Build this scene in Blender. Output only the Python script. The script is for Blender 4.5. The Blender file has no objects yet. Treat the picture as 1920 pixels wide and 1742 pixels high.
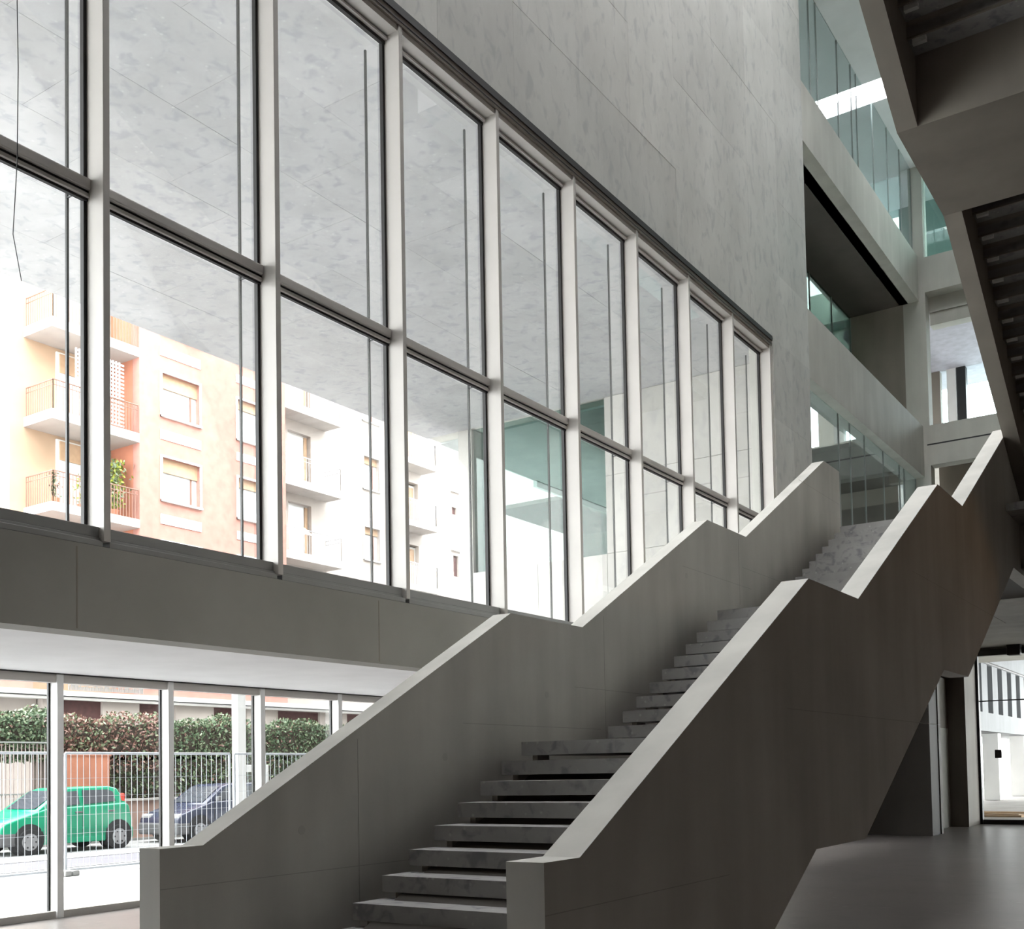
import bpy, math, random
from mathutils import Vector, Matrix
random.seed(7)
scene = bpy.context.scene
COL = scene.collection

# ------------------------------------------------------------------ camera
H = 1.49
F, CX, CY, YAW, PIT, ROL = 2037.55, 994.79, 1361.39, 0.5826, 0.0418, -0.0190
fwd = Vector((-math.sin(YAW)*math.cos(PIT), math.cos(YAW)*math.cos(PIT), math.sin(PIT)))
rgt = Vector((math.cos(YAW), math.sin(YAW), 0))
upv = rgt.cross(fwd)
r2 = rgt*math.cos(ROL) + upv*math.sin(ROL)
u2 = -rgt*math.sin(ROL) + upv*math.cos(ROL)
cam = bpy.data.objects.new('camera', bpy.data.cameras.new('camera'))
COL.objects.link(cam)
m = Matrix((r2, u2, -fwd)).transposed().to_4x4()
m.translation = Vector((0, 0, H))
cam.matrix_world = m
cam.data.sensor_fit = 'HORIZONTAL'
cam.data.sensor_width = 36
cam.data.lens = F*36/1920
cam.data.shift_x = (960-CX)/1920
cam.data.shift_y = (CY-871)/1920
cam.data.clip_end = 500
scene.camera = cam

# ------------------------------------------------------------------ world, light, exposure
world = bpy.data.worlds.new('world'); scene.world = world
world.use_nodes = True
bg = world.node_tree.nodes['Background']
bg.inputs[0].default_value = (0.975, 0.98, 0.985, 1)
bg.inputs[1].default_value = 14.0
vs = scene.view_settings
vs.view_transform = 'Standard'; vs.look = 'None'; vs.gamma = 1.0
vs.use_curve_mapping = False
vs.exposure = 0.0
scene.cycles.max_bounces = 10
scene.cycles.diffuse_bounces = 6
scene.cycles.transparent_max_bounces = 24
scene.cycles.sample_clamp_indirect = 8

# ------------------------------------------------------------------ materials
MATS = {}
def nmat(name):
    mt = bpy.data.materials.new(name); mt.use_nodes = True
    nt = mt.node_tree; MATS[name] = mt
    return mt, nt, nt.nodes['Principled BSDF']

def plain(name, col, rough=0.6, metal=0.0, noise=0.06, scale=4.0, bump=0.0):
    mt, nt, b = nmat(name)
    b.inputs['Roughness'].default_value = rough
    b.inputs['Metallic'].default_value = metal
    g = nt.nodes.new('ShaderNodeNewGeometry')
    n = nt.nodes.new('ShaderNodeTexNoise'); n.inputs['Scale'].default_value = scale
    n.inputs['Detail'].default_value = 4
    nt.links.new(g.outputs['Position'], n.inputs['Vector'])
    r = nt.nodes.new('ShaderNodeValToRGB')
    lo = [max(0, c*(1-noise*2)) for c in col]; hi = [min(1, c*(1+noise*2)) for c in col]
    r.color_ramp.elements[0].position = 0.3; r.color_ramp.elements[1].position = 0.7
    r.color_ramp.elements[0].color = (*lo, 1); r.color_ramp.elements[1].color = (*hi, 1)
    nt.links.new(n.outputs['Fac'], r.inputs['Fac'])
    nt.links.new(r.outputs['Color'], b.inputs['Base Color'])
    if bump:
        bp = nt.nodes.new('ShaderNodeBump'); bp.inputs['Strength'].default_value = bump
        bp.inputs['Distance'].default_value = 0.01
        nt.links.new(n.outputs['Fac'], bp.inputs['Height'])
        nt.links.new(bp.outputs['Normal'], b.inputs['Normal'])
    return mt

def stone(name, base, dark, light, scale=1.0, rough=0.55, stretch=(1, 1, 1), amt=1.0, sheet=0.0):
    """grey conglomerate stone: cloudy ground, dark and pale clasts"""
    mt, nt, b = nmat(name)
    b.inputs['Roughness'].default_value = rough
    L = nt.links.new
    g = nt.nodes.new('ShaderNodeNewGeometry')
    mp = nt.nodes.new('ShaderNodeVectorMath'); mp.operation = 'MULTIPLY'
    mp.inputs[1].default_value = stretch
    L(g.outputs['Position'], mp.inputs[0])
    n1 = nt.nodes.new('ShaderNodeTexNoise'); n1.inputs['Scale'].default_value = 0.9*scale
    n1.inputs['Detail'].default_value = 7; n1.inputs['Roughness'].default_value = 0.62
    n2 = nt.nodes.new('ShaderNodeTexNoise'); n2.inputs['Scale'].default_value = 4.2*scale
    n2.inputs['Detail'].default_value = 3; n2.inputs['Distortion'].default_value = 0.6
    n3 = nt.nodes.new('ShaderNodeTexVoronoi'); n3.inputs['Scale'].default_value = 5.5*scale
    n3.inputs['Randomness'].default_value = 1.0
    for n in (n1, n2, n3): L(mp.outputs[0], n.inputs['Vector'])
    r1 = nt.nodes.new('ShaderNodeValToRGB')
    e = r1.color_ramp.elements
    e[0].position = 0.32; e[1].position = 0.68
    e[0].color = (*[a*(1-amt)+c*amt for a, c in zip(base, dark)], 1) if False else (*[c*(1-0.16*amt) for c in base], 1)
    e[1].color = (*[min(1, c*(1+0.12*amt)) for c in base], 1)
    L(n1.outputs['Fac'], r1.inputs['Fac'])
    rd = nt.nodes.new('ShaderNodeValToRGB')
    rd.color_ramp.elements[0].position = 0.53; rd.color_ramp.elements[1].position = 0.68
    rd.color_ramp.elements[0].color = (0, 0, 0, 1); rd.color_ramp.elements[1].color = (0.75*amt,)*3+(1,)
    L(n2.outputs['Fac'], rd.inputs['Fac'])
    mx = nt.nodes.new('ShaderNodeMixRGB'); L(rd.outputs['Color'], mx.inputs[0])
    L(r1.outputs['Color'], mx.inputs[1]); mx.inputs[2].default_value = (*dark, 1)
    rl = nt.nodes.new('ShaderNodeValToRGB')
    rl.color_ramp.elements[0].position = 0.05; rl.color_ramp.elements[1].position = 0.16
    rl.color_ramp.elements[0].color = (0.5*amt,)*3+(1,); rl.color_ramp.elements[1].color = (0, 0, 0, 1)
    L(n3.outputs['Distance'], rl.inputs['Fac'])
    mx2 = nt.nodes.new('ShaderNodeMixRGB'); L(rl.outputs['Color'], mx2.inputs[0])
    L(mx.outputs[0], mx2.inputs[1]); mx2.inputs[2].default_value = (*light, 1)
    if sheet:
        oi = nt.nodes.new('ShaderNodeObjectInfo')
        mr = nt.nodes.new('ShaderNodeMapRange'); mr.inputs[3].default_value = 1-sheet; mr.inputs[4].default_value = 1+sheet
        L(oi.outputs['Random'], mr.inputs[0])
        vm = nt.nodes.new('ShaderNodeVectorMath'); vm.operation = 'SCALE'
        L(mx2.outputs[0], vm.inputs[0]); L(mr.outputs[0], vm.inputs['Scale'])
        L(vm.outputs[0], b.inputs['Base Color'])
    else:
        L(mx2.outputs[0], b.inputs['Base Color'])
    bp = nt.nodes.new('ShaderNodeBump'); bp.inputs['Strength'].default_value = 0.15
    bp.inputs['Distance'].default_value = 0.01
    L(n2.outputs['Fac'], bp.inputs['Height']); L(bp.outputs['Normal'], b.inputs['Normal'])
    return mt

def concrete(name, base, streak=(2.2, 2.2, 0.35), amt=0.10, rough=0.7):
    mt, nt, b = nmat(name); L = nt.links.new
    b.inputs['Roughness'].default_value = rough
    g = nt.nodes.new('ShaderNodeNewGeometry')
    mp = nt.nodes.new('ShaderNodeVectorMath'); mp.operation = 'MULTIPLY'; mp.inputs[1].default_value = streak
    L(g.outputs['Position'], mp.inputs[0])
    n1 = nt.nodes.new('ShaderNodeTexNoise'); n1.inputs['Scale'].default_value = 1.1; n1.inputs['Detail'].default_value = 6
    n2 = nt.nodes.new('ShaderNodeTexNoise'); n2.inputs['Scale'].default_value = 0.8; n2.inputs['Detail'].default_value = 4
    L(mp.outputs[0], n1.inputs['Vector']); L(g.outputs['Position'], n2.inputs['Vector'])
    ad = nt.nodes.new('ShaderNodeMath'); ad.operation = 'ADD'
    L(n1.outputs['Fac'], ad.inputs[0]); L(n2.outputs['Fac'], ad.inputs[1])
    hf = nt.nodes.new('ShaderNodeMath'); hf.operation = 'MULTIPLY'; hf.inputs[1].default_value = 0.5
    L(ad.outputs[0], hf.inputs[0])
    r = nt.nodes.new('ShaderNodeValToRGB')
    r.color_ramp.elements[0].position = 0.34; r.color_ramp.elements[1].position = 0.66
    r.color_ramp.elements[0].color = (*[c*(1-amt*1.6) for c in base], 1)
    r.color_ramp.elements[1].color = (*[min(1, c*(1+amt)) for c in base], 1)
    L(hf.outputs[0], r.inputs['Fac']); L(r.outputs['Color'], b.inputs['Base Color'])
    return mt

def glass(name, tint=(0.96, 0.985, 0.98), refl=1.0, rough=0.0):
    mt = bpy.data.materials.new(name); mt.use_nodes = True; nt = mt.node_tree; MATS[name] = mt
    nt.nodes.remove(nt.nodes['Principled BSDF'])
    out = nt.nodes['Material Output']
    t = nt.nodes.new('ShaderNodeBsdfTransparent'); t.inputs[0].default_value = (*tint, 1)
    gl = nt.nodes.new('ShaderNodeBsdfGlossy'); gl.inputs['Roughness'].default_value = rough
    fr = nt.nodes.new('ShaderNodeFresnel'); fr.inputs[0].default_value = 1.45
    mu = nt.nodes.new('ShaderNodeMath'); mu.operation = 'MULTIPLY'; mu.inputs[1].default_value = refl
    nt.links.new(fr.outputs[0], mu.inputs[0])
    mx = nt.nodes.new('ShaderNodeMixShader')
    nt.links.new(mu.outputs[0], mx.inputs[0]); nt.links.new(t.outputs[0], mx.inputs[1]); nt.links.new(gl.outputs[0], mx.inputs[2])
    nt.links.new(mx.outputs[0], out.inputs[0])
    return mt

STONE = stone('stone_cladding', (0.54, 0.54, 0.515), (0.33, 0.345, 0.355), (0.64, 0.635, 0.61), 1.3, 0.6, (1, 1, 0.6), 0.62, 0.08)
SOFFIT = stone('stone_soffit', (0.46, 0.46, 0.465), (0.29, 0.305, 0.335), (0.70, 0.70, 0.70), 1.2, 0.65, (1, 1, 1), 0.7, 0.05)
OUTWALL = stone('stone_outer', (0.40, 0.39, 0.365), (0.29, 0.29, 0.29), (0.5, 0.5, 0.48), 1.0, 0.7, (1, 1, 0.6), 0.6)
TREAD = stone('stone_tread', (0.30, 0.295, 0.29), (0.15, 0.15, 0.165), (0.50, 0.49, 0.47), 1.8, 0.6, (1, 1, 1), 1.0)
CONC = concrete('stair_concrete', (0.48, 0.47, 0.435), (2.2, 2.2, 0.35), 0.13)
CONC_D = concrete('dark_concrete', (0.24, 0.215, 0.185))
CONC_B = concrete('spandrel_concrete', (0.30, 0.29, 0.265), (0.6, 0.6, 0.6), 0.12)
CONC_L = concrete('pale_concrete', (0.50, 0.495, 0.455))
FLOORM = stone('floor_stone', (0.22, 0.20, 0.19), (0.17, 0.16, 0.15), (0.40, 0.39, 0.37), 0.7, 0.34, (1, 1, 1), 0.7)
STEEL = plain('painted_steel', (0.50, 0.475, 0.45), 0.45, 0, 0.02, 2)
STEELD = plain('grey_steel', (0.26, 0.26, 0.255), 0.45, 0, 0.03, 3)
BRONZE = plain('bronze_trim', (0.17, 0.145, 0.12), 0.5, 0, 0.08, 5)
BLACK = plain('black_rubber', (0.012, 0.011, 0.011), 0.6)
DARKMET = plain('dark_metal', (0.02, 0.022, 0.024), 0.5)
PLASTER = plain('white_plaster', (0.88, 0.88, 0.90), 0.8, 0, 0.02, 1.5)
WHITEP = plain('white_paint', (0.80, 0.80, 0.79), 0.5, 0, 0.02, 2)
GLASS = glass('clear_glass', (0.97, 0.985, 0.98), 0.3)
GLASSG = glass('green_glass', (0.70, 0.83, 0.79), 0.9)
GLASSB = glass('blue_glass', (0.86, 0.94, 0.945), 0.6)
VDARK = concrete('deep_shade_concrete', (0.06, 0.052, 0.045))  # near-black concrete, the shade of dim areas is put into the colour
CONC_U = concrete('half_shade_concrete', (0.23, 0.205, 0.175))  # darker copy of the concrete, shade of the upper stair put into the colour
JOINT = concrete('joint_concrete', (0.33, 0.32, 0.295))
WARM = plain('warm_concrete', (0.40, 0.25, 0.13), 0.7)

# ------------------------------------------------------------------ mesh helpers
class MB:
    def __init__(s): s.v = []; s.f = []
    def poly(s, pts):
        n = len(s.v); s.v += [tuple(p) for p in pts]; s.f.append(tuple(range(n, n+len(pts)))); return s
    def box(s, x0, x1, y0, y1, z0, z1):
        n = len(s.v)
        x0, x1 = min(x0, x1), max(x0, x1); y0, y1 = min(y0, y1), max(y0, y1); z0, z1 = min(z0, z1), max(z0, z1)
        s.v += [(x0, y0, z0), (x1, y0, z0), (x1, y1, z0), (x0, y1, z0), (x0, y0, z1), (x1, y0, z1), (x1, y1, z1), (x0, y1, z1)]
        s.f += [tuple(n+i for i in q) for q in ((0, 3, 2, 1), (4, 5, 6, 7), (0, 1, 5, 4), (1, 2, 6, 5), (2, 3, 7, 6), (3, 0, 4, 7))]
        return s
    def prism_x(s, pts, x0, x1):
        """pts: (y, z) outline, extruded along X"""
        n = len(s.v); k = len(pts)
        a = sum(pts[i][0]*pts[(i+1) % k][1]-pts[(i+1) % k][0]*pts[i][1] for i in range(k))
        if a < 0: pts = pts[::-1]
        s.v += [(x0, y, z) for y, z in pts] + [(x1, y, z) for y, z in pts]
        s.f.append(tuple(range(n+k-1, n-1, -1))); s.f.append(tuple(range(n+k, n+2*k)))
        for i in range(k):
            j = (i+1) % k
            s.f.append((n+i, n+j, n+k+j, n+k+i))
        return s
    def prism_y(s, pts, y0, y1):
        """pts: (x, z) outline, extruded along Y"""
        n = len(s.v); k = len(pts)
        a = sum(pts[i][0]*pts[(i+1) % k][1]-pts[(i+1) % k][0]*pts[i][1] for i in range(k))
        if a < 0: pts = pts[::-1]
        s.v += [(x, y0, z) for x, z in pts] + [(x, y1, z) for x, z in pts]
        s.f.append(tuple(range(n, n+k))); s.f.append(tuple(range(n+2*k-1, n+k-1, -1)))
        for i in range(k):
            j = (i+1) % k
            s.f.append((n+j, n+i, n+k+i, n+k+j))
        return s
    def tube(s, p0, p1, r, seg=8, r1=None):
        p0 = Vector(p0); p1 = Vector(p1); d = (p1-p0).normalized()
        a = d.orthogonal().normalized(); b = d.cross(a); n = len(s.v); r1 = r if r1 is None else r1
        for p, rr in ((p0, r), (p1, r1)):
            for i in range(seg):
                t = 2*math.pi*i/seg
                s.v.append(tuple(p+a*math.cos(t)*rr+b*math.sin(t)*rr))
        for i in range(seg):
            j = (i+1) % seg
            s.f.append((n+i, n+j, n+seg+j, n+seg+i))
        s.f.append(tuple(range(n+seg-1, n-1, -1))); s.f.append(tuple(range(n+seg, n+2*seg)))
        return s
    def path(s, pts, r, seg=6):
        for a, b in zip(pts[:-1], pts[1:]): s.tube(a, b, r, seg)
        return s
    def mesh(s, name, mat):
        me = bpy.data.meshes.new(name); me.from_pydata(s.v, [], s.f); me.update()
        me.materials.append(mat); return me
    def build(s, name, mat, parent=None, bevel=0, smooth=False):
        me = s.mesh(name, mat)
        o = bpy.data.objects.new(name, me); COL.objects.link(o)
        if parent is not None: o.parent = parent
        if bevel:
            md = o.modifiers.new('bevel', 'BEVEL'); md.width = bevel; md.segments = 2; md.limit_method = 'ANGLE'
        if smooth:
            for p in me.polygons: p.use_smooth = True
        return o

def empty(name):
    o = bpy.data.objects.new(name, None); COL.objects.link(o); o.empty_display_size = 0.1; return o
def tag(o, label=None, cat=None, group=None, kind=None):
    if label: o['label'] = label
    if cat: o['category'] = cat
    if group: o['group'] = group
    if kind: o['kind'] = kind
    return o
def inst(me, name, parent, loc=(0, 0, 0)):
    o = bpy.data.objects.new(name, me); COL.objects.link(o); o.parent = parent; o.location = loc; return o
def struct(o, label): return tag(o, label, kind='structure')

# ================================================================== SETTING
fl = MB().box(-11.0, 2.2, -4, 28.35, -0.3, 0).build('floor', FLOORM); struct(fl, 'polished grey stone floor of the hall around the staircase')

# ---- left wall above the curtain glazing: body plus stone panels
WX = -7.5
wl = MB()
wl.box(-8.0, WX-0.03, -4, 22.48, 10.0, 24.0)
wl.box(-8.0, WX-0.03, 20.32, 22.48, -0.0, 10.0)
wall_left = wl.build('wall_left', CONC_L); struct(wall_left, 'tall wall of grey stone panels above and beyond the glazing')
ycuts = [9.703+1.585*k for k in range(-9, 8)] + [22.48]
zc0 = 9.95; zcs = [zc0, 11.37]+[11.37+1.56*k for k in range(1, 6)]
cache = {}
def panel(dx, dy, dz):
    k = (round(dx, 3), round(dy, 3), round(dz, 3))
    if k not in cache: cache[k] = MB().box(0, dx, 0, dy, 0, dz).mesh('stone_panel', STONE)
    return cache[k]
for a, b in zip(ycuts[:-1], ycuts[1:]):
    for c, d in zip(zcs[:-1], zcs[1:]):
        if b < 6 or (b < 13 and c > 14.3): continue
        j = random.uniform(-0.002, 0.002)
        inst(panel(0.03, b-a-0.002, d-c-0.002), 'stone_panel', wall_left, (WX-0.03+j, a+0.001, c+0.001))
lowz = [0, 1.9, 3.6, 5.15, 6.75, 8.35, 9.95]
for c, d in zip(lowz[:-1], lowz[1:]):
    for a, b in ((20.34, 21.38), (21.38, 22.48)):
        inst(panel(0.03, b-a-0.002, d-c-0.002), 'stone_panel', wall_left, (WX-0.03, a+0.001, c+0.001))

# ---- spandrel beam with slab behind (ceiling of the low bay)
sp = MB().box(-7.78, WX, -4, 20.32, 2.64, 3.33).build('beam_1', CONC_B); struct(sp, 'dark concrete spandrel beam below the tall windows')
for y in (5.05, 8.55, 12.2, 15.8):
    MB().box(WX-0.001, WX+0.0012, y-0.006, y+0.006, 2.66, 3.3).build('formwork_joint', CONC_D, sp)
cl = MB().box(-11.0, -7.78, -4, 20.32, 2.66, 3.30).build('ceiling_2', PLASTER); struct(cl, 'smooth white ceiling of the low window bay')

# ---- upper curtain glazing: nine bays
ORD = ['first bay at the hanging wire', 'second bay in front of the orange house', 'third bay in front of the pale house', 'fourth bay in front of the far balconies', 'fifth bay at the outdoor opening', 'sixth bay above the first stair landing', 'seventh bay towards the stone wall', 'eighth bay towards the stone wall', 'last narrow looking bay by the stone wall']
YM = [5.3514+1.8574*i for i in range(-1, 9)]   # right edge of each mullion
MW, GX = 0.062, -7.73
ZB, ZT, ZH = 3.50, 6.26, 9.684
n = 0
for i in range(len(YM)-1):
    n += 1
    y0, y1 = YM[i], YM[i+1]-MW       # clear opening, mullion at y1..y1+MW
    w = empty('window_%d' % n)
    struct(w, 'tall window bay with pale mullion, %s of the glazed wall' % ORD[n-1])
    MB().box(-7.73, WX, y1, y1+MW, ZB-0.12, ZH+0.06).build('mullion', STEEL, w, 0.003)
    MB().box(-7.76, -7.715, y1-0.03, y1, ZB, ZH).build('gasket', BLACK, w)
    tr = MB().box(-7.735, -7.655, y0, y1, ZT+0.015, ZT+0.105).build('transom', STEEL, w, 0.012)
    MB().box(-7.735, -7.69, y0, y1, ZT-0.01, ZT+0.015).build('gasket', BLACK, w)
    MB().box(-7.735, -7.675, y0, y1, ZT-0.045, ZT-0.01).build('transom', STEEL, w, 0.006)
    MB().box(-7.735, -7.70, y0, y1, ZT-0.068, ZT-0.045).build('gasket', BLACK, w)
    MB().box(-7.735, -7.565, y0, y1, ZB-0.085, ZB).build('sill_rail', STEELD, w, 0.004)
    MB().box(-7.735, -7.545, y0, y1, ZB-0.118, ZB-0.09).build('sill_rail', STEELD, w, 0.003)
    MB().box(-7.735, -7.515, y0, y1, ZB-0.165, ZB-0.118).build('sill_rail', STEELD, w, 0.004)
    MB().box(-7.735, -7.52, y0, y1, ZH-0.0, ZH+0.06).build('head_rail', STEEL, w)
    MB().box(-7.735, -7.66, y0, y1, ZH-0.045, ZH-0.02).build('head_rail', STEEL, w)
    MB().box(-7.745, -7.70, y0, y1, ZH-0.085, ZH-0.045).build('gasket', BLACK, w)
    MB().box(-7.735, -7.69, y0, y1, ZH-0.02, ZH-0.0).build('gasket', BLACK, w)
    for a, b in ((ZB, ZT-0.068), (ZT+0.105, ZH-0.085)):
        MB().box(-7.752, -7.744, y0-0.0, y1, a, b).build('pane', GLASS, w)
    rd = MB().box(-8.012, -7.99, y1-0.0, y1+0.022, ZB+0.02, ZH-0.03).build('guide_rod', DARKMET, w)
    for zz in (ZB+0.03, ZT+0.06):
        MB().box(-7.99, -7.76, y1+0.004, y1+0.016, zz-0.006, zz+0.006).build('rod_bracket', DARKMET, w)
hd = MB().box(-7.8, -7.49, -4, 20.24, ZH+0.062, ZH+0.17).build('trim_1', BRONZE, None, 0.004); struct(hd, 'brown metal head trim along the top of the tall windows')
MB().box(-7.8, -7.475, -4, 20.24, ZH+0.17, ZH+0.262).build('shadow_gap', BLACK, hd)
MB().box(-7.49, -7.484, -4, 20.24, ZH+0.10, ZH+0.108).build('trim_groove', DARKMET, hd)
sg = MB().box(-7.8, -7.53, -4, 20.24, 3.29, 3.34).build('trim_2', BLACK); struct(sg, 'black shadow gap between the window sill and the spandrel beam')

# ---- low bay glazing
LX = -10.81
LOWL = ['fourth bay beside the camera', 'third bay beside the camera', 'second bay beside the camera', 'bay in front of the green car bonnet', 'bay in front of the green car tail', 'bay in front of the navy car', 'bay behind the sloping parapet foot', 'bay cut by the sloping parapet', 'first bay hidden behind the stairs', 'second bay hidden behind the stairs', 'third bay hidden behind the stairs', 'fourth bay hidden behind the stairs', 'fifth bay hidden behind the stairs']
for k in range(-4, 9):
    yr = 7.1156+1.4642*k
    w = empty('window_%d' % (n+k+5)); struct(w, 'low window bay with white posts, %s' % LOWL[k+4])
    MB().box(LX-0.14, LX, yr-0.078, yr, 0, 2.655).build('mullion', WHITEP, w, 0.003)
    a, b = yr, yr+1.4642-0.078
    MB().box(LX-0.13, LX-0.02, a, b, 2.56, 2.65).build('head_rail', STEEL, w)
    MB().box(LX-0.11, LX-0.03, a, b, 0, 0.075).build('sill_rail', STEEL, w)
    MB().box(LX-0.16, LX-0.13, b-0.022, b, 0.05, 2.58).build('gasket', BLACK, w)
    MB().box(LX-0.13, LX-0.122, a, b, 0.075, 2.56).build('pane', GLASS, w)
tt = MB().box(LX-0.12, LX+0.01, -4, 20.3, 2.648, 2.662).build('trim_3', BLACK); struct(tt, 'thin black joint between the low windows and white ceiling')

w12 = MB().box(-8.0, WX, -4, YM[0]-0.0, 3.34, 10.0).build('wall_12', CONC_L); struct(w12, 'added solid wall beside the camera, keeps daylight off the parapet ends')  # added to stop daylight reaching the parapet front ends
w13 = MB().box(-11.0, LX+0.02, -4, 7.1156-4*1.4642-0.08, 0, 2.66).build('wall_13', CONC_L); struct(w13, 'added low wall beside the camera, limits daylight from the window bay')  # added, length set by how much daylight the bay should let in
# ---- back wall, right wall, roof
wb = MB().box(-11, 2.2, -4.3, -4, 0, 24).build('wall_back', CONC_D); struct(wb, 'concrete wall behind the camera')
c7 = MB().box(-2.3, 4.5, -4, 30, 12.6, 13.0).build('ceiling_7', VDARK); struct(c7, 'added dark slab keeping roof light off the right side')  # slab added to block roof light over the right side
wr = MB().box(2.2, 2.5, -4.3, 28.6, -0.3, 24).box(2.2, 2.5, 28.6, 45, 4.3, 19.2).build('wall_right', VDARK); struct(wr, 'darkened concrete wall beyond the upper stair')  # colour near black to keep the right side dim
rf = MB()
RZ, TZ = 18.99, 24.0
SX0, SX1 = -7.45, -2.0
wells = [(3.6+3.0*k, 3.6+3.0*k+2.8) for k in range(6)]
yy = -4.3
for a, b in wells+[(22.3, 22.3)]:
    rf.box(-8.0, 2.5, yy, a, TZ, TZ+0.4)
    if b > a:
        rf.box(-8.0, SX0, a, b, TZ, TZ+0.4)
        rf.box(SX1, 2.5, a, b, TZ, TZ+0.4)
    yy = b
rf.box(-8.0, 2.5, 22.0, 22.3, RZ+0.35, TZ)
yy = 22.0
for a, b in ((27.64, 28.57), (35.1, 37.5)):
    rf.box(-12.5, 2.5, yy, a, RZ, RZ+0.35)
    rf.box(-12.5, -8.85, a, b, RZ, RZ+0.35)
    rf.box(-2.8, 2.5, a, b, RZ, RZ+0.35)
    yy = b
rf.box(-12.5, 2.5, yy, 45, RZ, RZ+0.35)
ro = rf.build('ceiling_1', PLASTER); struct(ro, 'pale roof ceiling pierced by skylight slots')

# ---- openings of the atrium beyond the stone wall (plane X=-7.5, Y 22.48..32.4)
Y1, Y2 = 22.48, 32.4
bA = MB().box(-8.05, WX, Y1, Y2, 14.99, 16.32).build('beam_2', CONC_L); struct(bA, 'pale concrete parapet band under the topmost glazing')
bB = MB().box(-8.12, WX, Y1, Y2, 9.79, 11.29).build('beam_3', CONC_L); struct(bB, 'pale concrete parapet band between the dark gallery and the lowest glazing')
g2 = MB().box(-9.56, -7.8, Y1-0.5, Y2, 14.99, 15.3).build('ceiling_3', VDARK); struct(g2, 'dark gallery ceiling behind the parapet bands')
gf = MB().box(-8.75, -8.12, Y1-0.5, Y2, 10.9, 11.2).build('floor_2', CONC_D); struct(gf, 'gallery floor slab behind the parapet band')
g3 = MB().box(-9.45, -7.52, Y1-0.7, Y1-0.5, 3, 19).build('wall_3', CONC_L); struct(g3, 'return wall at the near end of the galleries')
ge = empty('wall_4'); struct(ge, 'far concrete end wall with two openings and beams')
def ew(x0, x1, z0, z1, y0=Y2, y1=Y2+0.45): return MB().box(x0, x1, y0, y1, z0, z1).build('wall_piece', CONC_L, ge)
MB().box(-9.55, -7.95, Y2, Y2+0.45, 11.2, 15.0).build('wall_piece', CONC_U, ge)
ew(-7.95, -7.32, 11.2, 16.2)
ew(-8.12, -7.32, 5.1, 11.2)
ew(-7.32, 4.5, 15.2, 16.24)
ew(-7.32, 2.2, 10.12, 11.28)
ew(-7.32, 4.5, 14.38, 14.75, Y2+0.5, Y2+0.9)
ew(-7.32, 4.5, 14.75, 15.2, Y2+0.45, Y2+0.9)
MB().box(-7.4, 4.5, Y2-0.006, Y2+0.0, 10.70, 10.74).build('shadow_gap', DARKMET, ge)
ew(-2.0, 4.5, 11.28, 15.2)
ew(-7.7, -7.32, 16.2, RZ)
MB().box(-7.32, 2.2, Y2+1.0, Y2+1.2, 5.1, 10.9).build('wall_piece', CONC_U, ge)
# room behind the end wall
r1 = MB().box(-10, 2.2, Y2+0.9, 40, 14.76, 15.0).build('ceiling_4', plain('violet_plaster', (0.50, 0.49, 0.56), 0.8)); struct(r1, 'lilac grey ceiling seen through the end wall opening')
r2_ = MB().box(-8.5, 2.2, Y2+0.46, 40, 10.9, 11.2).build('floor_3', CONC_L); struct(r2_, 'floor of the room behind the end wall opening')
wn = empty('window_40'); struct(wn, 'bright far window with grey posts behind the end wall opening')
for xa, xb, mt in ((-10, -8.2, CONC_D), (-7.98, -7.68, WHITEP), (-7.66, -7.38, DARKMET), (-5.6, -5.3, WHITEP)):
    MB().box(xa, xb, 38, 38.3, 11.2, 14.76).build('window_post', mt, wn)
MB().box(-10, -4.0, 38.1, 38.11, 11.2, 14.76).build('pane', GLASSB, wn)
MB().box(-4, 4.5, 38, 38.3, 11.2, 14.76).build('window_post', CONC_L, wn)

e11 = MB().box(-10, -6.72, 34.6, 34.9, 15.0, RZ).build('wall_11', concrete('blue_grey', (0.25, 0.33, 0.33))); struct(e11, 'blue grey wall behind the top end wall glass')
# glass fronts of the atrium openings
def glass_front(name, label, x, ys, z0, z1, mat):
    o = empty(name); struct(o, label)
    for a, b in zip(ys[:-1], ys[1:]):
        MB().box(x-0.008, x, a+0.012, b-0.012, z0, z1).build('pane', mat, o)
        MB().box(x-0.03, x+0.004, b-0.011, b+0.011, z0, z1).build('joint_post', STEELD, o)
    return o
glass_front('window_41', 'topmost pale blue atrium glazing with thin dark joints', -7.62, [22.48, 23.5, 24.0, 25.55, 26.65, 27.1, 28.5, 29.9, 31.2, 32.4], 16.32, RZ, GLASSB)
glass_front('window_42', 'lowest atrium glazing above the stair landing', -7.75, [22.48, 25.2, 26.1, 27.3, 29.0, 30.6, 31.1, 32.4], 5.13, 9.79, GLASSB)
glass_front('window_43', 'green tinted glazing at the back of the dark gallery', -9.5, [22.48, 24.5, 26.6, 28.7, 30.6, 32.4], 11.2, 14.99, GLASSG)
e2 = MB().box(-7.32, 4.5, Y2+0.2, Y2+0.21, 16.24, RZ).build('window_44', GLASSG); struct(e2, 'green glass above the end wall beam')

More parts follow.
